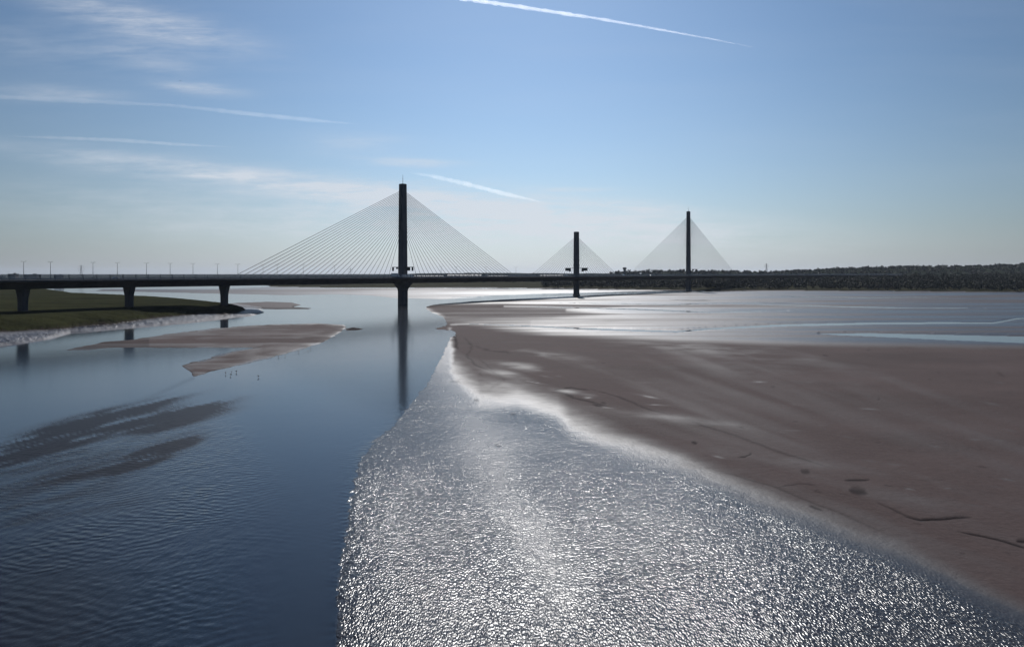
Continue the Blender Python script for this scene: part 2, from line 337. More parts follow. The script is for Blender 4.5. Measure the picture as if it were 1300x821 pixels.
scars_shadows = [([(1070, 614), (1106, 613)], 1.3, .9), ([(1078, 625), (1090, 628), (1102, 629)], 3.0, .75), ([(1144, 658), (1168, 663.5), (1200, 661.5), (1236, 661)], 1.3, 1), ([(1213, 677), (1248, 684.5), (1275, 692), (1310, 703)], 1.2, 1), ([(1110, 640), (1150, 658), (1168, 664)], .9, .6),
         ([(1288, 691), (1304, 692)], 2.4, .9), ([(877, 564), (886, 567)], 1.5, .8), ([(935, 583), (944, 582), (953, 577)], 1.0, .9), ([(1018, 602), (1031, 603)], 2.0, .6), ([(1030, 645), (1046, 652)], 1.2, .8),
         ([(748, 495), (770, 500), (800, 512), (830, 524), (850, 530)], .8, .5), ([(700, 497), (725, 495), (750, 497)], .8, .7), ([(752, 515), (765, 518)], 1.4, .8), ([(570, 484), (584, 486)], 1.6, .7), ([(600, 509), (606, 510)], 1.5, .9), ([(648, 529), (655, 529)], 1.4, .9), ([(626, 566), (636, 570)], 1.3, .9), ([(576, 420), (579, 432), (580, 446)], 1.2, .8),
         ([(560, 383), (590, 381.5), (630, 380)], 1.3, 1), ([(645, 378), (690, 377.2)], .9, 1), ([(500, 386), (560, 385)], .7, .8), ([(850, 381), (905, 381.6)], .45, 1), ([(960, 384), (1010, 385.5)], .45, .8), ([(724, 374.6), (733, 375.5), (743, 377.6)], .7, 1), ([(745, 374), (900, 371)], .35, .8), ([(860, 531), (960, 566), (1060, 600)], 1.0, .4), ([(585, 425), (600, 440), (592, 452), (606, 466), (640, 482)], 1.0, .5), ([(600, 440), (622, 446), (650, 449)], .7, .4), ([(900, 596), (985, 622), (1060, 652), (1140, 690)], .9, .4), ([(700, 500), (730, 506), (780, 520)], .9, .6), ([(985, 622), (1015, 618), (1040, 620)], .7, .5),  # includes the deck's cast shadow line, painted as dark marks
         ([(611, 500), (640, 486), (625, 470), (605, 455)], 1.0, .3)]
for _ in range(60):                                              # pits, weed and small drainage nicks
    a_ = random.uniform(585, 1300); b_ = random.uniform(440, 715)
    if b_ > yglit(a_)-14: continue
    l_ = random.uniform(2, 16)*(.5+(b_-430)/300); scars_shadows.append(([(a_, b_), (a_+l_*.5, b_+random.uniform(-1, 1.5)), (a_+l_, b_+l_*random.uniform(.05, .35))], random.uniform(.4, 1.0), random.uniform(.15, .55)))
for pts, wd, k in scars_shadows:
    d_, a_ = taper(PX+5*w3*near, PY+(3.0*w2+1.6*w3)*near, pts); g = np.exp(-(d_/(wd*(.3+.9*a_)*(.8+.6*np.clip(w3+.5, 0, 1))))**2)*k*np.clip(a_*1.4, 0, 1); dk = np.maximum(dk, g); Z = Z-g*.07*near*(sdM > 0)  # hollows are sunk and also darkened in colour to boost their shading
# outer edges of bars dark and wet; the spit's shadow line is painted dark
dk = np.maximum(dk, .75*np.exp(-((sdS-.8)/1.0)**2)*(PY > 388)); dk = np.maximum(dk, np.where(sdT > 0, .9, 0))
wetB = np.clip(.30+.7*strk+.3*w2-.2*sm(sdB, 2, 8)+.8*np.exp(-((sdB-.9)/1.1)**2)*(PX > 250)*np.clip(.6+1.5*w2, 0, 1), 0, 1)
wetB = np.maximum(wetB, .45*sm(PY+ (PX-340)*.12, 437, 442)*sm(PX, 285, 330)*(PY > 438)*np.clip(.8+w2, 0, 1))
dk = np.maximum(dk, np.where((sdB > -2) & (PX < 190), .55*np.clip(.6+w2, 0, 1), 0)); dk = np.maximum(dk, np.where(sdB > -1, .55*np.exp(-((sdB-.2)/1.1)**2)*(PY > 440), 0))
wet = np.zeros(PX.shape); wet = np.where(sdM > -4, wetM, wet); wet = np.where((sdB > -4) & (sdM < -4), wetB, wet)
wet = np.where((sdF > -3) & (sdM < -2), np.clip(.8+.7*strk, 0, 1), wet); wet = np.where((sdS > -3) & (sdM < -3), .3, wet)
mud = np.where((sdMud > -2) & (sdM < -5), 1.0, 0.0)*(1-sm(sdMar, -1.5, .5)); wet = np.where(mud > .3, .62+.35*w2, wet)
gl = np.where(mud > .3, .9*np.exp(-((sdMud-3.5)/4)**2), gl); gl = np.where((sdB > -4) & (sdM < -4), .3*np.exp(-((sdB-1)/2)**2)*(PY > 440), gl)
dk = np.maximum(dk, np.where(mud > .3, .7*sm(w2+.6*w3, .25, .6)*np.exp(-((sdMud-2)/4)**2), 0))
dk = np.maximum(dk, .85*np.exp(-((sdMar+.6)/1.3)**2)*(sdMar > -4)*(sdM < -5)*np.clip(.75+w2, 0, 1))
veg = sm(sdMar, -.3, .6); veg = np.where(PY < land_y, .9, veg); wet = np.where(veg > .5, 0, wet); gl = np.where(veg > .5, 0, gl)
# channels cut in the flats below water level
cut = sdP.copy()
for pts, wd in RIVULETS: d_, a_ = taper(PX, PY+1.2*strk2, pts); cut = np.maximum(cut, wd*(.75+.6*w1)*(a_*1.3-.25) - d_)
Z = np.where((cut > 0), np.minimum(Z, -.05), np.where(cut > -1.5, np.minimum(Z, .02+(-cut)*.1), Z))
wet = np.maximum(wet, np.where(cut > -1.6, .6, 0)*np.exp(-np.clip(-cut, 0, 9)/1.6)*(sdM > 0)*(PY < 430))

V = np.stack([X, Y, Z], -1).reshape(-1, 3); nr, nc = PX.shape
i = np.arange(nr*nc).reshape(nr, nc); Q = np.stack([i[:-1, :-1], i[:-1, 1:], i[1:, 1:], i[1:, :-1]], -1).reshape(-1, 4)
Q = Q[:, ::-1]
fmean = lambda a: a.reshape(-1)[Q].mean(1)
keep = Z.reshape(-1)[Q].max(1) > -.35
cls = np.zeros(len(Q), int)                                     # 0 sand, 1 ruffled shallows, 2 mud, 3 marsh, 4 far land, 5 mid bar
cls[fmean(gl) > .45] = 1; cls[fmean(np.where(sdB > -8, 1., 0)*(sdM < -4)) > .5] = 5; cls[fmean(mud) > .3] = 2
cls[fmean(sm(sdMar, -.3, .6)) > .5] = 3; cls[fmean((PY < land_y)*1.) > .5] = 4
cls[fmean(np.where((sdS > -3) & (sdM < -3) & (mud < .3) & (sdMar < 0), 1., 0)) > .5] = 6
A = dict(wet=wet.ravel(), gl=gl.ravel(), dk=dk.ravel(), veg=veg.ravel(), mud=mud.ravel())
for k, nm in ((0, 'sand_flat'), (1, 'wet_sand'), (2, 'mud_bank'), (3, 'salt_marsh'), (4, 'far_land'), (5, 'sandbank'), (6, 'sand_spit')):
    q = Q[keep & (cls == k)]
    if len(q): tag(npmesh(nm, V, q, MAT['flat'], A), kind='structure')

# water sheet
sel_r = np.arange(0, nr, 2); sel_c = np.arange(0, nc, 2)
if sel_r[-1] != nr-1: sel_r = np.append(sel_r, nr-1)
if sel_c[-1] != nc-1: sel_c = np.append(sel_c, nc-1)
fr_w = dline(PX, PY, [(571, 431), (556, 462), (545, 483), (515, 520), (498, 541), (470, 565), (454, 587), (447, 620), (441, 654), (434, 706), (429, 731), (424, 900)])
wx, wy, wpx, wpy = (a[np.ix_(sel_r, sel_c)] for a in (X, Y, PX, PY))
ww1, ww2 = (a[np.ix_(sel_r, sel_c)] for a in (w1, w2))
up = np.interp(wpx, [-900, 0, 60, 150, 230, 300, 380, 460], [600, 562, 540, 520, 508, 520, 600, 700])
rip = sm(wpy-up+8*ww1, -8, 40)*(1-sm(wpx, 200, 400)*.95) + .03; rip = np.clip(rip+.9*np.exp(-fr_w[np.ix_(sel_r, sel_c)]/(9))*sm(wpy, 480, 600), 0, 1)
st = fbm((wx*.94+wy*.35)/16, (wy*.94-wx*.35)/16, 5, 61)
def patch(cx_, cy_, rx, ry, tilt):
    c, s = math.cos(tilt), math.sin(tilt); a = (wpx-cx_)*c+(wpy-cy_)*s; b_ = -(wpx-cx_)*s+(wpy-cy_)*c
    return np.exp(-((a/rx)**2+(b_/ry)**2)**1.5)
tl = math.radians(-12)
dkw = sum(k*patch(*a) for a, k in (((215, 532, 75, 12, tl), 1.3), ((160, 520, 90, 7, tl), .8), (((250, 517, 52, 4, tl)), 1.0), ((200, 575, 58, 11, math.radians(-22)), 1.3), ((110, 545, 95, 14, tl), .9), ((30, 570, 90, 22, tl), .9), ((130, 590, 80, 14, tl), .4), ((60, 640, 120, 60, 0), .35)))
sk = fbm((wpx+wpy*2.2)/38, (wpy+wpx*.24)/4.2, 5, 71, .62)
dkw = np.clip(dkw*(1.1+2.3*sk+.6*ww2), 0, 1); dkw = np.maximum(dkw, .55*sm(wpy, 590, 760)*sm(-wpx, -260, -40))
trail = .22*np.exp(-(dline(wpx, wpy, [(245, 480), (200, 500), (150, 520), (110, 535)])/2.5)**2); dkw = np.maximum(dkw, trail)
Vw = np.stack([wx, wy, np.zeros_like(wx)], -1).reshape(-1, 3); n_r, n_c = wx.shape
ii = np.arange(n_r*n_c).reshape(n_r, n_c); Qw = np.stack([ii[:-1, :-1], ii[1:, :-1], ii[1:, 1:], ii[:-1, 1:]], -1).reshape(-1, 4)
tag(npmesh('water', Vw, Qw, MAT['water'], dict(rip=rip.ravel(), dk=dkw.ravel())), kind='structure')
# the estuary beyond the detailed sheet and its bed
R = 19000; seg = 96
bm = bmesh.new(); vs = [bm.verts.new((R*math.cos(2*math.pi*k/seg), R*math.sin(2*math.pi*k/seg), -.08)) for k in range(seg)]; bm.faces.new(vs)
tag(obj('wide_water', bm, MAT['water']), kind='structure')
bm = bmesh.new(); vs = [bm.verts.new((R*math.cos(2*math.pi*k/seg), R*math.sin(2*math.pi*k/seg), -4)) for k in range(seg)]; bm.faces.new(vs)
tag(obj('ground', bm, MAT['hill']), kind='structure')

# ---------------------------------------------------------------- distant land
def ridge(name, prof, D0, D1, D2, amp, seed, mat):
    xs = np.arange(prof[0][0], prof[-1][0]+1, 3.0); yt = np.interp(xs, [p[0] for p in prof], [p[1] for p in prof])
    Vr = []; rowsn = 14
    for k in range(rowsn):
        f_ = k/(rowsn-1); Dk = D0+(D2-D0)*f_; fr_ = min(1, Dk-D0 and (Dk-D0)/(D1-D0)); fr_ = fr_*fr_*(3-2*fr_) if Dk <= D1 else 1-.35*(Dk-D1)/(D2-D1)
        xx = (xs-CX)/F*Dk; top = H+(HY-yt)*D1/F
        edge = np.clip((xs-xs[0])/60, 0, 1)*np.clip((xs[-1]-xs)/60, 0, 1)
        z = -1 + (top+1)*fr_*(.15+.85*edge) + amp*fbm(xx/70, np.full_like(xx, Dk)/70, 4, seed)*fr_*(.5+.5*edge)
        Vr.append(np.stack([xx, np.full_like(xx, Dk), z], -1))
    Vr = np.stack(Vr); a, b = Vr.shape[:2]; q = np.arange(a*b).reshape(a, b)
    Qr = np.stack([q[:-1, :-1], q[:-1, 1:], q[1:, 1:], q[1:, :-1]], -1).reshape(-1, 4)
    return tag(npmesh(name, Vr.reshape(-1, 3), Qr, mat), kind='structure'), xs, yt
RP = [(770, 347), (800, 345.6), (830, 344.6), (860, 345), (880, 345.2), (915, 344.5), (950, 345.6), (985, 345.8), (1000, 344.2), (1050, 342), (1100, 340.2), (1150, 339), (1200, 338.5), (1260, 337.5), (1280, 336), (1320, 335.5), (1500, 334), (1900, 336)]
ridge('hills', RP, 1900, 2600, 3600, 2.0, 3, MAT['hill'])
LP = [(-700, 349), (-100, 349), (0, 350), (200, 350.2), (430, 350), (505, 348.8), (530, 346.8), (600, 346.4), (650, 346.4), (720, 347.0), (790, 346.8), (860, 347.2)]
ridge('far_hills', LP, 4200, 5200, 7000, 3.0, 8, MAT['hill'])

def leaf_cloud(centres, radii, heights, n, size, name, kindlabel):
    """many small leaf-clump faces filling uneven crowns"""
    pts = []; sz = []
    for (x, y, z), r, h in zip(centres, radii, heights):
        m_ = n
        d = rng.normal(size=(m_, 3)); d /= np.linalg.norm(d, axis=1)[:, None]; rr = rng.random(m_)**.45
        lump = 1+.3*np.sin(d[:, 0]*4+x)*np.cos(d[:, 1]*5+y)
        pts.append(np.stack([x+d[:, 0]*r*rr*lump, y+d[:, 1]*r*rr*lump, z+h*.5+d[:, 2]*h*.5*rr*lump], -1)); sz.append(np.full(m_, size)*(.6+.8*rng.random(m_)))
    P = np.concatenate(pts); s_ = np.concatenate(sz)[:, None]
    a = rng.normal(size=P.shape); a /= np.linalg.norm(a, axis=1)[:, None]; b_ = rng.normal(size=P.shape); b_ = np.cross(a, b_); b_ /= np.linalg.norm(b_, axis=1)[:, None]
    Vt = np.stack([P+a*s_, P+b_*s_*.8, P-a*s_, P-b_*s_*.8], 1).reshape(-1, 3)
    return tag(npmesh(name, Vt, np.arange(len(Vt)).reshape(-1, 4), MAT['leaf'], smooth=False), kindlabel, 'woodland', kind='stuff')
cs, rs, hs = [], [], []
topy = lambda x: np.interp(x, [680, 700, 760, 830, 980, 1100, 1140, 1200, 1300, 1500], [360, 355, 351.5, 350.5, 350, 348.8, 346.8, 345.3, 344.2, 343])
for _ in range(2100):
    px = random.uniform(690, 1560); f_ = random.random()**1.2
    ly = float(np.interp(px, [-900, 700, 830, 935, 980, 1300, 2100], [358, 366, 368, 369, 368.6, 371, 374])); D0 = H*F/(ly-HY)+12
    Dk = D0+f_*(430 if px > 820 else 300); x, y = at(px, Dk)
    ztop = zat(float(topy(px)), D0+330); h = random.uniform(7, 12); g = 3+f_*max(1, ztop-14)
    cs.append((x, y, g)); rs.append(random.uniform(3.5, 6.5)); hs.append(h*(.8 if f_ < .2 else 1))
leaf_cloud(cs, rs, hs, 46, 1.25, 'woodland', 'dark broadleaf woodland massed along the far shore on the right')
cs, rs, hs = [], [], []
for _ in range(2200):
    px = random.uniform(775, 1650); Dk = random.uniform(2000, 2650); x, y = at(px, Dk)
    uu = min(1, (Dk-1900)/700); zt = (zat(float(np.interp(px, [p[0] for p in RP], [p[1] for p in RP])), 2600)+1)*uu*uu*(3-2*uu); r = random.uniform(5, 10)
    cs.append((x, y, zt-6+random.uniform(-2, 1.5))); rs.append(r); hs.append(random.uniform(7, 13))
leaf_cloud(cs, rs, hs, 26, 3.0, 'ridge_woodland', 'dark line of trees cresting the distant ridge on the right')
cs, rs, hs = [], [], []
for _ in range(420):
    px = random.uniform(345, 700); Dk = random.uniform(1640, 1900); x, y = at(px, Dk)
    cs.append((x, y, 1)); rs.append(random.uniform(4, 8)); hs.append(random.uniform(4, 9))
for _ in range(160):
    px = random.uniform(525, 790); Dk = random.uniform(2300, 2900); x, y = at(px, Dk)
    cs.append((x, y, 12)); rs.append(random.uniform(6, 12)); hs.append(random.uniform(10, 17))
for _ in range(14):
    px = random.uniform(-40, 11); Dk = random.uniform(1500, 1560); x, y = at(px, Dk); cs.append((x, y, 12)); rs.append(random.uniform(4, 6)); hs.append(random.uniform(9, 14.5))
leaf_cloud(cs, rs, hs, 34, 2.0, 'shore_scrub', 'low dark scrub along the far shore behind the bridge deck')

# buildings and towers beyond the river
def shed(px, D_, w, d, h, z0, rz, wall, roof, label, cat='warehouse', pitched=True, group=None, name='warehouse'):
    x, y = at(px, D_); t = empty(name, (x, y, z0), rz); tag(t, label, cat, group)
    bm = bmesh.new(); box(bm, (0, 0, h/2), (w, d, h)); obj('wall', bm, MAT[wall], t)
    bm = bmesh.new()
    if pitched: loft(bm, [[(-w/2-.4, -d/2-.4, h+.02), (w/2+.4, -d/2-.4, h+.02), (w/2+.4, d/2+.4, h+.02), (-w/2-.4, d/2+.4, h+.02)], [(-w/2-.4, -.2, h+d*.1), (w/2+.4, -.2, h+d*.1), (w/2+.4, .2, h+d*.1), (-w/2-.4, .2, h+d*.1)]])
    else: box(bm, (0, 0, h+.35), (w+.8, d+.8, .7)); box(bm, (w*.2, 0, h+1.5), (w*.2, d*.4, 1.6))
    obj('roof', bm, MAT[roof], t)
    for k in range(int(w//9)):
        bm = bmesh.new(); box(bm, (-w/2+5+k*9, -d/2-.03, h*.55), (3.2, .1, h*.22)); obj('window', bm, MAT['window'], t)
    bm = bmesh.new(); box(bm, (w*.32, -d/2-.05, 2.2), (4, .12, 4.4)); obj('door', bm, MAT['dark_steel'], t)
    return t
g = 'pale sheds on the far shore'
shed(545, 1760, 70, 30, 13, 7, .1, 'cladding', 'roofing', 'pale low shed on the far shore, just right of the nearest bridge tower')
shed(590, 1800, 85, 34, 15, 7, -.05, 'cladding', 'roofing', 'longest pale shed on the far shore, midway along the nearest span')
shed(632, 1780, 50, 28, 13, 7, .2, 'cladding', 'roofing', 'short pale shed on the far shore, under the foot of the first cable fan')
shed(700, 1850, 60, 30, 14, 7, .05, 'cladding', 'roofing', 'pale shed seen over the deck left of the middle tower')
shed(17, 1500, 15, 12, 16.5, 10, .1, 'brick', 'roofing', 'small dark block standing up behind the deck at the far left', 'building', False, name='block_building')
shed(41, 1450, 24, 14, 15.5, 9.5, .05, 'brick', 'roofing', 'long low flat-roofed building behind the left end of the deck', 'building', False, name='flat_roofed_building')
shed(75, 1600, 16, 10, 16, 8, .05, 'brick', 'roofing', 'tiny flat-roofed building behind the deck, right of the low long one', 'building', False, name='small_building')
# water tower
x, y = at(793, 2500); t = tag(empty('water_tower', (x, y, 20)), 'dark water tower with a wider head standing on the skyline', 'water tower')
bm = bmesh.new(); loft(bm, [chamfer_ring(8, 8, 0, 1.5), chamfer_ring(7, 7, 20, 1.5)]); obj('shaft', bm, MAT['concrete'], t)
bm = bmesh.new(); loft(bm, [chamfer_ring(7, 7, 20.01, 1.5), chamfer_ring(12, 12, 22.5, 3), chamfer_ring(12.4, 12.4, 28, 3), chamfer_ring(11, 11, 28.8, 3)]); obj('tank', bm, MAT['concrete'], t)
bm = bmesh.new(); tube(bm, (2, 0, 28.7), (2, 0, 32), .3, .15); obj('antenna', bm, MAT['dark_steel'], t)

def lattice(px, D_, top, z0, label):
    h = top-z0; x, y = at(px, D_); t = tag(empty('transmission_tower', (x, y, z0), .3), label, 'transmission tower', None)
    bm = bmesh.new(); b0 = h*.1; hw = lambda f: b0*(1-f)**1.3+.5
    lv = [0, .16, .3, .43, .55, .66, .76, .85, .93, 1]
    for f0, f1 in zip(lv[:-1], lv[1:]):
        a, b = hw(f0), hw(f1)
        P0 = [(sx*a, sy*a, f0*h) for sx, sy in ((-1, -1), (1, -1), (1, 1), (-1, 1))]; P1 = [(sx*b, sy*b, f1*h) for sx, sy in ((-1, -1), (1, -1), (1, 1), (-1, 1))]
        for k in range(4):
            tube(bm, P0[k], P1[k], .28, n=4); tube(bm, P0[k], P1[(k+1) % 4], .16, n=3); tube(bm, P1[k], P1[(k+1) % 4], .14, n=3)
    obj('lattice_mast', bm, MAT['steel'], t)
    for f_, w in ((.66, 7), (.79, 8.5), (.92, 6)):
        b = hw(f_)
        for s in (-1, 1):
            bm = bmesh.new()
            for sy in (-b, b): tube(bm, (s*b, sy, f_*h), (s*w, 0, f_*h+.3), .18, n=4)
            tube(bm, (s*b, 0, f_*h+2.2), (s*w, 0, f_*h+.3), .15, n=4); tube(bm, (s*w, 0, f_*h+.2), (s*w, 0, f_*h-2.5), .2, n=5)
            obj('cross_arm', bm, MAT['steel'], t)
    return t
lattice(103, 2100, 52, 6, 'lattice transmission tower on the skyline at the left, between street lamps')
lattice(445, 2500, 47, 6, 'lattice transmission tower behind the cables left of the nearest bridge tower')
lattice(973, 2500, 62, 30, 'tiny lattice transmission tower on the ridge right of the farthest bridge tower')

# ---------------------------------------------------------------- the bridge
DZ = 24.3; DB = 19.2; HWID = 16.5
P1, P2, P3 = Vector((-99, 650)), Vector((80, 890)), Vector((283, 1150))
ctrl = [Vector(p) for p in ((-352, 150), (-340, 210), (-328, 270), (-308, 335), (-275, 403), (-243, 455), (-203.5, 507), (-99, 650), (80, 890), (283, 1150), (414, 1314), (478, 1392), (555, 1470), (655, 1550), (790, 1640), (930, 1722))]
path = []
for k in range(len(ctrl)-1):
    p0 = ctrl[max(k-1, 0)]; p1 = ctrl[k]; p2 = ctrl[k+1]; p3 = ctrl[min(k+2, len(ctrl)-1)]
    # end tangents scaled to this span so uneven spans stay smooth
    l = (p2-p1).length; t1 = (p2-p0).normalized()*l; t2 = (p3-p1).normalized()*l; n = max(4, int(l/4))
    for q in range(n):
        u = q/n; path.append(p1*(2*u**3-3*u*u+1)+t1*(u**3-2*u*u+u)+p2*(-2*u**3+3*u*u)+t2*(u**3-u*u))
path.append(ctrl[-1]); path = np.array([tuple(p) for p in path]); seg_ = np.linalg.norm(np.diff(path, axis=0), axis=1); S_ = np.concatenate([[0], np.cumsum(seg_)])
def on(s):
    x = np.interp(s, S_, path[:, 0]); y = np.interp(s, S_, path[:, 1]); e = 2.0
    tx = np.interp(s+e, S_, path[:, 0])-np.interp(s-e, S_, path[:, 0]); ty = np.interp(s+e, S_, path[:, 1])-np.interp(s-e, S_, path[:, 1]); l = math.hypot(tx, ty)
    return Vector((x, y)), Vector((tx/l, ty/l)), Vector((ty/l, -tx/l))          # point, along, right-hand side
def s_of(p): return float(S_[np.argmin(np.hypot(path[:, 0]-p[0], path[:, 1]-p[1]))])
sP = [s_of(p) for p in (P1, P2, P3)]
def sweep(name, sect, mat, parent, s0=None, s1=None, step=4.0, closed=True):
    s0 = 0 if s0 is None else s0; s1 = S_[-1] if s1 is None else s1; ns = int((s1-s0)/step)+1
    v, f = [], []; m_ = len(sect)
    for k in range(ns+1):
        p, t_, n_ = on(s0+(s1-s0)*k/ns)
        for o_, z in sect: v.append((p.x+n_.x*o_, p.y+n_.y*o_, z))
    for k in range(ns):
        for j in range(m_ if closed else m_-1):
            a = k*m_+j; b = k*m_+(j+1) % m_; f.append((a, b, b+m_, a+m_))
    if closed: f.append(tuple(range(m_))[::-1]); f.append(tuple(ns*m_+j for j in range(m_)))
    return raw(name, v, f, mat, parent)
BR = tag(empty('cable_stayed_bridge', (P1.x, P1.y, 0)), 'long dark cable-stayed road bridge with three single towers crossing the estuary', 'bridge')
INV = Vector((-P1.x, -P1.y, 0))
def fix(o): o.location = INV; return o                 # parts are written in world coordinates; the Empty stands at the first tower's foot
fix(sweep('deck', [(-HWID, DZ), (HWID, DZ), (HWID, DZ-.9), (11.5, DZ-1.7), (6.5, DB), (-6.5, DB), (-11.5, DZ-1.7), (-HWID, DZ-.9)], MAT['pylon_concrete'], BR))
rd = []
for s in (-1, 1):
    a, b = sorted((s*2.6, s*15.2)); fix(sweep('road_surface', [(a, DZ+.004), (b, DZ+.004), (b, DZ+.06), (a, DZ+.06)], MAT['asphalt'], BR))
    bm = bmesh.new()
    for o_ in (2.9, 14.9):
        s_ = 5.0
        while s_ < S_[-1]-6:
            p, t_, n_ = on(s_); q, _, n2 = on(s_+5)
            vv = [(p+n_*(s*o_-.08)), (p+n_*(s*o_+.08)), (q+n2*(s*o_+.08)), (q+n2*(s*o_-.08))]; bm.faces.new([bm.verts.new((w.x, w.y, DZ+.065)) for w in vv]); s_ += 5
    for o_ in (7.0, 11.0):
        s_ = 5.0
        while s_ < S_[-1]-6:
            p, t_, n_ = on(s_); q = p+t_*2
            vv = [(p+n_*(s*o_-.07)), (p+n_*(s*o_+.07)), (q+n_*(s*o_+.07)), (q+n_*(s*o_-.07))]; bm.faces.new([bm.verts.new((w.x, w.y, DZ+.065)) for w in vv]); s_ += 9
    fix(obj('lane_marking', bm, MAT['marking'], BR))
    # parapet: posts and rails, and the translucent wind screen fixed behind them
    bm = bmesh.new(); s_ = 3.0; k = 0
    while s_ < S_[-1]-3:
        p, t_, n_ = on(s_); w = p+n_*(s*16.1); tall = 3.1
        one = 60 <= s_ < 60+50*8.0
        pb = bmesh.new() if one else bm
        box(pb, (w.x, w.y, DZ+tall/2), (.22, .22, tall), math.atan2(t_.y, t_.x))
        if one: fix(obj('barrier_post', pb, MAT['dark_steel'], BR))
        s_ += 8.0
    o = obj('far_barrier_posts', bm, MAT['dark_steel'], BR); fix(o); o['kind'] = 'stuff'
    for z in (DZ+.9, DZ+3.02): fix(sweep('rail', [(s*16.1-.06, z), (s*16.1+.06, z), (s*16.1+.06, z+.08), (s*16.1-.06, z+.08)], MAT['steel'], BR, step=8))
    fix(sweep('wind_screen', [(s*16.25-.02, DZ+.2), (s*16.25+.02, DZ+.2), (s*16.25+.02, DZ+2.9), (s*16.25-.02, DZ+2.9)], MAT['screen'], BR, s0=S_[0], step=8))
fix(sweep('central_barrier', [(-.5, DZ), (.5, DZ), (.25, DZ+.9), (-.25, DZ+.9)], MAT['concrete'], BR, step=8))

def pylon(s, top, wu0, wu1, lw, head, mast, base=None):
    p, t_, n_ = on(s); rz = math.atan2(t_.y, t_.x)+math.pi/2      # local x across the deck
    bm = bmesh.new()
    rings = [chamfer_ring(lw, lw*.95, -2.5, .8)]
    if head: rings += [chamfer_ring(lw, lw*.95, 11.5, .8), chamfer_ring(lw*1.15, lw*.95, 14.0, .8), chamfer_ring(head, lw*.95, DB-.1, .8), chamfer_ring(head, lw*.95, DZ-1.8, .8)]
    else: rings += [chamfer_ring(lw*.95, lw*.92, DZ-1.8, .8)]
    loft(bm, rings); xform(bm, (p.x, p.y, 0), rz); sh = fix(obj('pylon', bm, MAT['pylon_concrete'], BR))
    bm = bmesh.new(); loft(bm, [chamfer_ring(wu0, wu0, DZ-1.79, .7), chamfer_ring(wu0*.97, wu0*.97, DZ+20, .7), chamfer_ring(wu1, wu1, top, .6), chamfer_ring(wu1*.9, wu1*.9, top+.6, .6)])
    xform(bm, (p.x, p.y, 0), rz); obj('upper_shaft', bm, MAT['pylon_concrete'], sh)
    if mast:
        bm = bmesh.new(); tube(bm, (p.x, p.y, top+.5), (p.x, p.y, top+.5+mast), .22, .1, 6)
        for k in (.35, .6): tube(bm, (p.x-.5, p.y, top+mast*k), (p.x+.5, p.y, top+mast*k), .08)
        obj('mast', bm, MAT['dark_steel'], sh)
    if base:
        bm = bmesh.new(); loft(bm, [chamfer_ring(base, base, -2, 1.5), chamfer_ring(base, base, 1.6, 1.5), chamfer_ring(lw*1.05, lw*1.05, 2.2, .8)]); xform(bm, (p.x, p.y, 0), rz)
        obj('footing', bm, MAT['concrete'], sh)
    return sh
pylon(sP[0], 108.4, 6.7, 5.5, 7.3, 19, 8.6)
pylon(sP[1], 79.0, 5.9, 5.2, 6.2, None, 0, 7.6)
pylon(sP[2], 126.8, 6.2, 5.0, 7.0, None, 7.5, 9.0)
for sp, z1, z0, wd, tp in ((0, 102, 66, 5.8, 108.4), (1, 73.2, 50, 5.3, 79), (2, 119, 80, 5.3, 126.8)): pass

cables = []
def fan(i, n, s_in, s_l, s_r, zt, zb, hw):
    for sd, smax in ((-1, s_l), (1, s_r)):
        for k in range(n):
            f_ = k/(n-1); s = s_in+(smax-s_in)*f_; z = zb+(zt-zb)*(f_**.8)
            p, _, _ = on(sP[i]+sd*s); q, t_, _ = on(sP[i]); q = q+t_*sd*hw
            cables.append((i, s, (p.x, p.y, DZ+.2), (q.x, q.y, z)))
def s_at_px(px): return float(np.interp(px, CX+F*path[:, 0]/path[:, 1], S_))
reach = lambda i, a, b: (sP[i]-s_at_px(a), s_at_px(b)-sP[i])
fan(0, 26, 18, *reach(0, 292, 655), 102.5, 66, 2.6); fan(1, 15, 13, *reach(1, 673, 785), 73, 50, 2.5); fan(2, 32, 16, *reach(2, 797, 935), 119, 80, 2.5)
cables.sort(key=lambda c: (c[0] == 2, -c[1] if c[0] == 2 else 0))
rest = bmesh.new()
for k, (i, s, a, b) in enumerate(cables):
    r = (.17, .15, .13)[i]
    if k < 99:
        bm = bmesh.new(); tube(bm, a, b, r, n=6); tube(bm, a, Vector(a).lerp(Vector(b), 3.2/(Vector(b)-Vector(a)).length), .24, .24, 6); fix(obj('stay_cable', bm, MAT['cable'], BR))
    else: tube(rest, a, b, r, n=5)
o = fix(obj('inner_stay_cables', rest, MAT['cable'], BR)); o['kind'] = 'stuff'

# piers
def pier(p, n_ang, zb):
    bm = bmesh.new(); loft(bm, [chamfer_ring(5.4, 3.4, zb, .5), chamfer_ring(5.4, 3.4, 11.5, .5), chamfer_ring(6.2, 3.5, 14.6, .5), chamfer_ring(9.2, 3.7, DB-.55, .5), chamfer_ring(9.4, 3.8, DB-.05, .5)])
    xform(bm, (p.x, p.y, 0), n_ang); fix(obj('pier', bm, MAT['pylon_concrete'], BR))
for c in ctrl[1:7]+ctrl[10:15]:
    s = s_of(c); p, t_, n_ = on(s); pier(p, math.atan2(t_.y, t_.x)+math.pi/2, -1.5)
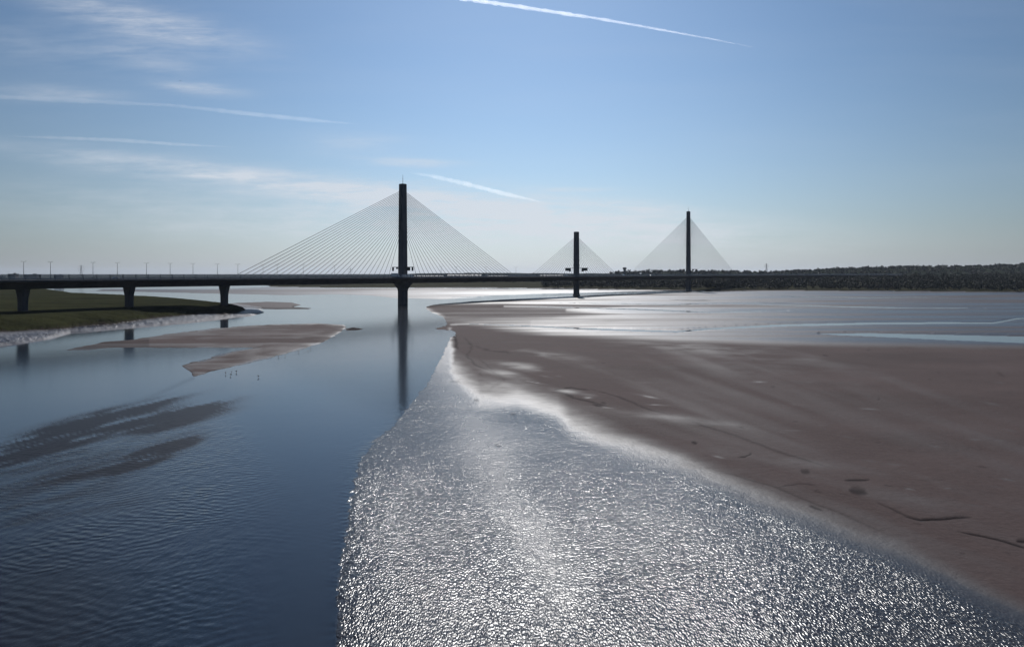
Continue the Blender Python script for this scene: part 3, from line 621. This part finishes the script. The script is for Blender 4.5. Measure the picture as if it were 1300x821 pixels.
# sign gantries on the towers
def gantry(s, arm, z, boards, label):
    p, t_, n_ = on(s); rz = math.atan2(n_.y, n_.x); q = p+t_*.2
    t = tag(empty('sign_gantry', (q.x, q.y, z), rz), label, 'sign gantry')
    bm = bmesh.new(); box(bm, (0, 0, 0), (arm*2, .5, .45)); box(bm, (0, .9, -1.0), (1.2, 1.6, .6)); obj('beam', bm, MAT['dark_steel'], t)
    for o_, w, h in boards:
        bm = bmesh.new(); box(bm, (o_, -.42, -h/2-.1), (w, .3, h)); bmesh.ops.bevel(bm, geom=bm.edges[:], offset=.06, segments=1, affect='EDGES'); b = obj('sign_board', bm, MAT['sign'], t)
        bm = bmesh.new(); box(bm, (o_, -.16, -h/2), (.18, .18, h*.9)); obj('hanger', bm, MAT['steel'], b)
for s in (): pass
gantry(sP[0], 13.4, 33.7, [(-12.4, 2.2, 3.4), (-7.2, 2.4, 1.6), (7.2, 4.6, 3.2), (12.4, 2.2, 3.4)], 'overhead sign gantry with uneven boards on the nearest bridge tower')
gantry(sP[1], 16.6, 34.6, [(-12.6, 7.6, 3.3), (-9.6, 3.2, 4.2), (9.2, 3.2, 4.2), (12.4, 7.6, 3.3)], 'overhead sign gantry with wide boards on the middle bridge tower')
gantry(sP[2], 15.6, 34.6, [(-13.5, 3.6, 3.2), (-8, 4.2, 3.6), (8, 3.0, 2.2), (13.6, 3.4, 3.4)], 'overhead sign gantry on the farthest bridge tower')

# lamps on the central barrier
def make_lamp():
    t = empty('street_lamp', (0, 0, 0))
    bm = bmesh.new(); tube(bm, (0, 0, 0), (0, 0, 9.4), .16, .09, 8); tube(bm, (0, 0, 0), (0, 0, .8), .24, .24, 8); obj('pole', bm, MAT['steel'], t)
    for s in (-1, 1):
        bm = bmesh.new(); tube(bm, (0, 0, 9.2), (0, s*1.7, 9.55), .06, .05, 6); obj('arm', bm, MAT['steel'], t)
        bm = bmesh.new(); box(bm, (0, s*2.1, 9.56), (.34, .95, .16)); bmesh.ops.bevel(bm, geom=bm.edges[:], offset=.05, segments=2, affect='EDGES'); hd = obj('lamp_head', bm, MAT['dark_steel'], t)
        bm = bmesh.new(); box(bm, (0, s*2.15, 9.47), (.26, .6, .04)); obj('lens', bm, MAT['lamp_glass'], hd)
    return t
def copy_tree(o, parent=None):
    c = o.copy(); C.objects.link(c); c.parent = parent
    for ch in [x for x in bpy.data.objects if x.parent == o]: copy_tree(ch, c)
    return c
lamp0 = make_lamp(); first = True
def s_at_px(px):
    pxs = CX+F*path[:, 0]/path[:, 1]; return float(np.interp(px, pxs, S_))
places = [(s_at_px(p), p) for p in (30, 64, 118, 149, 186, 216, 245, 276, 302, 334, 352, 385, 425, 560, 579, 617, 655)]
names = ['leftmost of the row on the deck, above the first visible pier', 'second from the left end of the deck', 'third from the left, right of the lattice tower', 'just left of the second visible pier',
         'just right of the second visible pier', 'midway between the second and third visible piers', 'nearer the third visible pier than the second', 'above the third visible pier', 'beside the outermost left stay cable',
         'among the outer cables, second past the third pier', 'among the outer left cables, third past the third pier', 'among the left cables, midway to the nearest tower', 'left of the lattice tower seen behind the cables',
         'right of the nearest tower', 'second to the right of the nearest tower', 'third to the right of the nearest tower', 'midway between the nearest and middle towers']
for (s, px), nm in zip(places, names):
    o = lamp0 if first else copy_tree(lamp0); first = False
    p, t_, n_ = on(s); o.location = (p.x, p.y, DZ+.9); o.rotation_euler = (0, 0, math.atan2(t_.y, t_.x)+.0)
    tag(o, 'twin-arm grey street lamp ' + nm, 'street lamp', 'street lamps along the bridge deck')

# vehicles
def vehicle(kind, paint, s, lane, label, cat):
    """side profile swept across the width with tumblehome, separate glass and wheels"""
    p, t_, n_ = on(s); side = 1 if lane > 0 else -1
    w = p+n_*lane; rz = math.atan2(t_.y, t_.x)+(0 if side > 0 else math.pi)
    t = tag(empty(kind, (w.x, w.y, DZ+.062), rz), label, cat)
    if kind == 'delivery_van': Ln, W, prof, glass, whx, wr = 5.6, 2.0, [(-2.8, .45), (-2.8, 2.5), (-2.6, 2.62), (1.1, 2.62), (1.5, 2.45), (2.15, 1.45), (2.75, 1.15), (2.8, .45)], [(1.15, 1.55), (1.15, 2.3), (1.42, 2.3), (1.95, 1.55)], (-1.8, 1.8), .36
    elif kind == 'box_lorry': Ln, W, prof, glass, whx, wr = 8.5, 2.4, [(2.2, .6), (2.2, 2.9), (2.5, 3.05), (3.7, 2.9), (4.1, 1.7), (4.2, .55)], [(2.7, 1.75), (2.7, 2.6), (3.6, 2.6), (3.85, 1.75)], (-2.6, 3.1), .48
    else: Ln, W, prof, glass, whx, wr = 4.3, 1.75, [(-2.1, .35), (-2.15, .85), (-1.85, 1.0), (-1.45, 1.42), (.25, 1.46), (1.05, .98), (1.95, .82), (2.15, .6), (2.1, .3)], [(-1.45, .98), (-1.25, 1.35), (.2, 1.37), (.78, .98)], (-1.3, 1.35), .32
    def slab(pr, hw, inset, mat, nm, par):
        bm = bmesh.new(); zt = max(z for _, z in pr); zb = min(z for _, z in pr)
        R = [[bm.verts.new((x, sgn*(hw-inset*(z-zb)/(zt-zb+.01)), z)) for x, z in pr] for sgn in (-1, 1)]
        n = len(pr)
        for k in range(n): bm.faces.new((R[0][k], R[0][(k+1) % n], R[1][(k+1) % n], R[1][k]))
        bm.faces.new(R[0][::-1]); bm.faces.new(R[1]); bmesh.ops.recalc_face_normals(bm, faces=bm.faces[:])
        bmesh.ops.bevel(bm, geom=bm.edges[:], offset=.04, segments=1, affect='EDGES'); return obj(nm, bm, MAT[mat], par)
    body = slab(prof, W/2, .14, paint, 'body', t); slab(glass, W/2+.015, .10, 'car_glass', 'side_window', body)
    if kind == 'box_lorry':
        bm = bmesh.new(); box(bm, (-1.2, 0, 2.35), (6.2, 2.5, 2.9)); bmesh.ops.bevel(bm, geom=bm.edges[:], offset=.05, segments=1, affect='EDGES'); obj('cargo_box', bm, MAT['white_paint'], t)
        bm = bmesh.new(); box(bm, (-.9, 0, .75), (6.6, 1.0, .25)); obj('chassis', bm, MAT['dark_steel'], t)
    for wx_ in whx:
        for sy in (-1, 1):
            bm = bmesh.new(); tube(bm, (wx_, sy*(W/2-.22), wr), (wx_, sy*(W/2+.02), wr), wr, n=14); wh = obj('wheel', bm, MAT['rubber'], t)
            bm = bmesh.new(); tube(bm, (wx_, sy*(W/2), wr), (wx_, sy*(W/2+.04), wr), wr*.55, n=10); obj('rim', bm, MAT['silver_paint'], wh)
    fx = max(x for x, _ in prof)
    for sy in (-1, 1):
        bm = bmesh.new(); box(bm, (fx-.02, sy*(W/2-.32), .75), (.1, .3, .16)); obj('headlight', bm, MAT['lamp_glass'], t)
spx = s_at_px
vehicle('box_lorry', 'white_paint', spx(497), 5, 'tall white box lorry left of the nearest bridge tower', 'lorry')
vehicle('delivery_van', 'silver_paint', spx(504.5), 9, 'silver van close against the left side of the nearest tower', 'van')
vehicle('delivery_van', 'white_paint', spx(512), 9, 'white delivery van passing in front of the nearest tower', 'van')
vehicle('parked_car' if False else 'car', 'silver_paint', spx(517), 6, 'silver car just right of the nearest tower', 'car')
vehicle('delivery_van', 'white_paint', spx(711), 9, 'white van on the deck left of the middle tower', 'van')
vehicle('delivery_van', 'white_paint', spx(784), 9, 'white van on the deck between the middle and farthest towers', 'van')
vehicle('car', 'white_paint', spx(819), 9, 'white car on the deck left of the farthest tower', 'car')
vehicle('car', 'blue_paint', spx(141), 6, 'dark blue car on the left approach near the second visible pier', 'car')

# ---------------------------------------------------------------- birds
def bird(px, py, rz, hgt, label):
    x, y = ground(px, py); t = tag(empty('wading_bird', (x, y, 0), rz), label, 'bird', 'wading birds feeding below the sandbank')
    k = hgt/.42
    bm = bmesh.new(); prof = [(-.24, .27, .008), (-.17, .28, .035), (-.08, .285, .075), (.03, .29, .085), (.10, .315, .06), (.135, .365, .036), (.15, .40, .042), (.185, .405, .030), (.205, .40, .010)]
    R = [[bm.verts.new((a*k, math.cos(q*math.pi/4)*r*k, (z+math.sin(q*math.pi/4)*r)*k)) for q in range(8)] for a, z, r in prof]
    for u in range(len(R)-1):
        for q in range(8): bm.faces.new((R[u][q], R[u][(q+1) % 8], R[u+1][(q+1) % 8], R[u+1][q]))
    bm.faces.new(R[0][::-1]); bm.faces.new(R[-1]); bmesh.ops.recalc_face_normals(bm, faces=bm.faces[:]); obj('body', bm, MAT['feather_dark'], t, True)
    for s in (-1, 1):
        bm = bmesh.new(); tube(bm, (.02*k, s*.035*k, .22*k), (-.01*k, s*.04*k, .11*k), .012*k, .009*k, 5); tube(bm, (-.01*k, s*.04*k, .115*k), (.01*k, s*.04*k, 0), .009*k, .008*k, 5); tube(bm, (0, s*.04*k, .006), (.05*k, s*.045*k, .006), .008*k, .004*k, 4)
        obj('leg', bm, MAT['bill'], t)
    bm = bmesh.new(); tube(bm, (.2*k, 0, .40*k), (.29*k, 0, .375*k), .012*k, .003*k, 5); obj('bill', bm, MAT['bill'], t)
bl = [(286.5, 475, 'leftmost bird, upright in the water below the bar'), (292.6, 477, 'second bird from the left, lowest of its knot of four'), (294, 473.5, 'third bird from the left, just above its neighbour'), (300, 473, 'fourth bird from the left, nearest the sand edge of its knot'),
      (328, 479, 'single bird standing alone farthest out in the water'), (353.5, 453.5, 'left bird of the pair at the notch of the bar'), (362, 452.5, 'right bird of the pair at the notch of the bar'), (379, 447.5, 'bird at the water edge between the notch pair and the last birds'), (391, 446.5, 'second bird from the right by the bar tip'), (394.5, 444, 'rightmost small bird near the bar tip')]
for k, (px, py, nm) in enumerate(bl): bird(px, py, random.uniform(0, 6.28), random.uniform(.5, .68), 'small dark wading ' + nm)
# gull aloft
Dg = 300; t = tag(empty('flying_bird', (*at(229, Dg), zat(103, Dg)), .4), 'lone small dark bird flying high at the upper left of the sky', 'bird')
bm = bmesh.new(); prof = [(-.22, .01), (-.12, .05), (.05, .07), (.15, .045), (.22, .01)]
R = [[bm.verts.new((a, math.cos(q*math.pi/3)*r, math.sin(q*math.pi/3)*r)) for q in range(6)] for a, r in prof]
for u in range(4):
    for q in range(6): bm.faces.new((R[u][q], R[u][(q+1) % 6], R[u+1][(q+1) % 6], R[u+1][q]))
bm.faces.new(R[0][::-1]); bm.faces.new(R[-1]); obj('body', bm, MAT['feather_dark'], t)
for s in (-1, 1):
    bm = bmesh.new(); loft(bm, [[(-.08, s*.05, .02), (.08, s*.05, .02), (.08, s*.05, .05), (-.08, s*.05, .05)], [(-.06, s*.28, .12), (.06, s*.28, .12), (.06, s*.28, .14), (-.06, s*.28, .14)], [(-.1, s*.6, .04), (-.07, s*.6, .04), (-.07, s*.6, .05), (-.1, s*.6, .05)]]); bmesh.ops.recalc_face_normals(bm, faces=bm.faces[:]); obj('wing', bm, MAT['feather_dark'], t)

# ---------------------------------------------------------------- contrails: real plumes of ice cloud 8 km up
def contrail(pts, dens, label, lump=.35, alt=8000.0):
    m = bpy.data.materials.new('ice_plume'); m.use_nodes = True; tt = m.node_tree; tt.nodes.remove(tt.nodes['Principled BSDF'])
    pv = N(tt, 'ShaderNodeVolumePrincipled'); pv.inputs['Color'].default_value = (1, 1, 1, 1); pv.inputs['Density'].default_value = dens; pv.inputs['Anisotropy'].default_value = .6
    L(tt, pv.outputs[0], tt.nodes['Material Output'].inputs['Volume'])
    P = []; Rr = []
    xs = [p[0] for p in pts]; n = 180
    for k in range(n+1):
        px = xs[0]+(xs[-1]-xs[0])*k/n; py = np.interp(px, xs, [p[1] for p in pts]); w = np.interp(px, xs, [p[2] for p in pts])
        Dd = alt*F/(HY-py); P.append(Vector(((px-CX)/F*Dd, Dd, alt+H))); Rr.append(w/2*Dd/F)
    v, f = [], []; ns = 14
    for k, (p, r) in enumerate(zip(P, Rr)):
        d = (P[min(k+1, n)]-P[max(k-1, 0)]).normalized(); u = d.cross(Vector((0, 0, 1))).normalized(); w = u.cross(d)
        for q in range(ns):
            a = 2*math.pi*q/ns; l = 1+lump*float(fbm(np.array([k*.35+a*.0]), np.array([math.cos(a)*1.3+9]), 3, int(pts[0][0]) % 50+3)[0])*1.6
            v.append(p+(u*math.cos(a)+w*math.sin(a))*r*max(l, .15))
    for k in range(n):
        for q in range(ns): f.append((k*ns+q, k*ns+(q+1) % ns, (k+1)*ns+(q+1) % ns, (k+1)*ns+q))
    f.append(tuple(range(ns))[::-1]); f.append(tuple(n*ns+q for q in range(ns)))
    o = raw('contrail', v, f, m, smooth=True); bm = bmesh.new(); bm.from_mesh(o.data); bmesh.ops.recalc_face_normals(bm, faces=bm.faces[:]); bm.to_mesh(o.data); bm.free()
    tag(o, label, 'contrail', 'contrails across the sky')
contrail([(560, -7, 7), (598, 0, 6), (660, 9, 5), (760, 24, 3.6), (850, 40, 2.6), (910, 51, 1.8), (955, 60, .6)], .0022, 'bright fresh white contrail slanting down at the top centre of the sky')
contrail([(518, 219, 1), (545, 223, 5), (590, 233, 6), (640, 246, 6), (690, 257, 1)], .00028, 'soft short contrail just right of the nearest bridge tower top')
contrail([(-60, 120, 5), (0, 123, 6), (100, 128, 6), (220, 134, 4), (330, 146, 6), (400, 153, 5), (457, 158, .8)], .0004, 'longest faded contrail running in from the left edge of the sky')
contrail([(15, 173, 1), (60, 174.5, 3.5), (150, 178, 4.5), (220, 183, 4), (300, 187, .7)], .0006, 'thin short contrail under the long faded one at the left')

# ---------------------------------------------------------------- world
W = bpy.data.worlds.new('World'); S.world = W; W.use_nodes = True; t = W.node_tree
bg = t.nodes['Background']; sky = N(t, 'ShaderNodeTexSky'); sky.sky_type = 'NISHITA'; sky.sun_disc = False
sky.sun_elevation = math.radians(SUN_EL); sky.sun_rotation = math.radians(SUN_AZ); sky.altitude = 30; sky.air_density = 1.0; sky.dust_density = .25; sky.ozone_density = 2.5
tc = N(t, 'ShaderNodeTexCoord').outputs['Generated']; sx = N(t, 'ShaderNodeSeparateXYZ'); L(t, tc, sx.inputs[0]); dx, dy, dz = sx.outputs
zz = M(t, 'MAXIMUM', dz, .01); cmb = N(t, 'ShaderNodeCombineXYZ'); L(t, M(t, 'DIVIDE', dx, zz), cmb.inputs[0]); L(t, M(t, 'DIVIDE', dy, zz), cmb.inputs[1])
cu = cmb.outputs[0]                                              # a cloud sheet overhead, unit height
yy = M(t, 'MAXIMUM', dy, .05); u_ = M(t, 'DIVIDE', dx, yy); v_ = M(t, 'DIVIDE', dz, yy)
def blob(px, py, rx, ry, tilt, k):
    c, s = math.cos(math.radians(tilt)), math.sin(math.radians(tilt))
    a = M(t, 'SUBTRACT', u_, (px-CX)/F); b = M(t, 'SUBTRACT', v_, (HY-py)/F)
    p = M(t, 'SUBTRACT', M(t, 'MULTIPLY', a, c), M(t, 'MULTIPLY', b, s)); q = M(t, 'ADD', M(t, 'MULTIPLY', a, s), M(t, 'MULTIPLY', b, c))
    e = M(t, 'ADD', M(t, 'POWER', M(t, 'ABSOLUTE', M(t, 'DIVIDE', p, rx/F)), 2.0), M(t, 'POWER', M(t, 'ABSOLUTE', M(t, 'DIVIDE', q, ry/F)), 2.0))
    return M(t, 'MULTIPLY', M(t, 'EXPONENT', M(t, 'MULTIPLY', e, -1.0)), k)
uv = N(t, 'ShaderNodeCombineXYZ'); L(t, u_, uv.inputs[0]); L(t, v_, uv.inputs[1]); uv = uv.outputs[0]
cl = None
for a in ((215, 38, 115, 22, 12, .50), (120, 10, 90, 16, 12, .25), (190, 75, 70, 14, 15, .2), (252, 113, 48, 7, 6, .55), (360, 232, 260, 14, 7, .9), (640, 268, 210, 22, 5, 1.0), (560, 300, 300, 20, 2, .45), (520, 206, 58, 5, 2, .8), (450, 182, 60, 14, 0, .25), (760, 290, 220, 24, 3, .6), (720, 240, 60, 3.5, 1, .4), (330, 270, 330, 28, 3, .3), (70, 118, 80, 10, 2, .3), (60, 60, 160, 26, 8, .15), (820, 262, 80, 8, 3, .3)):
    b = blob(*a); cl = b if cl is None else M(t, 'ADD', cl, b)
st1 = noise(t, uv, 9, 9, .66, .9, 7, 1, math.radians(9)); st2 = noise(t, uv, 30, 6, .65, .8, 3.5, 1, math.radians(12))
tx = M(t, 'MULTIPLY_ADD', st1, 3.0, -.85, clamp=True); tx = M(t, 'MULTIPLY', tx, M(t, 'MULTIPLY_ADD', st2, 1.4, .25))
bgv = noise(t, uv, 3, 6, .55, .6, 5, 1, math.radians(5)); veil = M(t, 'MULTIPLY', M(t, 'MULTIPLY_ADD', bgv, 1.6, -.7, clamp=True), .10)
cf = M(t, 'ADD', M(t, 'MULTIPLY', cl, tx), veil, clamp=True); cf = M(t, 'MULTIPLY', cf, M(t, 'GREATER_THAN', dy, .05)); cf = M(t, 'MINIMUM', cf, .8)
CLOUD = (11.0, 11.6, 12.6)
hb = M(t, 'EXPONENT', M(t, 'MULTIPLY', M(t, 'ABSOLUTE', dz), -9.0))          # dusty air low over the horizon
hl = M(t, 'SQRT', M(t, 'ADD', M(t, 'MULTIPLY', dx, dx), M(t, 'MULTIPLY', dy, dy))); ca = M(t, 'MAXIMUM', M(t, 'DIVIDE', dy, M(t, 'MAXIMUM', hl, .01)), 0.0)
fwd = M(t, 'POWER', ca, 6.0)                                       # the air scatters forward: brighter under the sun
def scale(col, f):
    n = N(t, 'ShaderNodeVectorMath', operation='MULTIPLY'); L(t, col, n.inputs[0])
    if hasattr(f, 'is_linked'):
        c_ = N(t, 'ShaderNodeCombineXYZ'); [L(t, f, c_.inputs[k]) for k in range(3)]; L(t, c_.outputs[0], n.inputs[1])
    else: n.inputs[1].default_value = f
    return n.outputs[0]
nis = scale(scale(sky.outputs[0], (.93, 1.09, 1.2)), M(t, 'MULTIPLY_ADD', fwd, .55, .62))
rgb = N(t, 'ShaderNodeRGB'); rgb.outputs[0].default_value = (8.9, 9.7, 11.3, 1)
air = mixc(t, M(t, 'MULTIPLY', hb, .85), nis, scale(rgb.outputs[0], M(t, 'MULTIPLY_ADD', fwd, .72, .26)))
L(t, mixc(t, cf, air, CLOUD), bg.inputs[0]); bg.inputs[1].default_value = .0625

sd_ = Vector((math.sin(math.radians(SUN_AZ))*math.cos(math.radians(SUN_EL)), math.cos(math.radians(SUN_AZ))*math.cos(math.radians(SUN_EL)), math.sin(math.radians(SUN_EL))))
ld = bpy.data.lights.new('sun', 'SUN'); ld.energy = 5.0; ld.angle = math.radians(.53); ld.color = (1, .97, .94)
lo = bpy.data.objects.new('sun', ld); C.objects.link(lo); lo.rotation_euler = (-sd_).to_track_quat('-Z', 'Y').to_euler(); lo.location = (0, 0, 300)

# air between here and the far shore
bm = bmesh.new(); box(bm, (0, 0, 70), (39000, 39000, 158)); hz = bpy.data.materials.new('air'); hz.use_nodes = True; tt = hz.node_tree; tt.nodes.remove(tt.nodes['Principled BSDF'])
pv = N(tt, 'ShaderNodeVolumePrincipled'); pv.inputs['Color'].default_value = (.75, .85, 1, 1); pv.inputs['Density'].default_value = 2.2e-5; pv.inputs['Anisotropy'].default_value = .2
L(tt, pv.outputs[0], tt.nodes['Material Output'].inputs['Volume'])
HAZE = True
if HAZE: tag(obj('haze', bm, hz), kind='stuff')
else: bm.free()

# ---------------------------------------------------------------- camera and output
cd = bpy.data.cameras.new('camera'); cam = bpy.data.objects.new('camera', cd); C.objects.link(cam); S.camera = cam
cam.location = (0, 0, H); cam.rotation_euler = (math.radians(90), 0, 0); cd.sensor_width = 36; cd.lens = F/1300*36; cd.shift_y = -(410.5-HY)/1300
cd.clip_start = .5; cd.clip_end = 400000
S.render.engine = 'CYCLES'; S.render.resolution_x = 1024; S.render.resolution_y = 646
S.view_settings.view_transform = 'Standard'; S.view_settings.look = 'None'; S.view_settings.gamma = 1; S.view_settings.exposure = 0.0
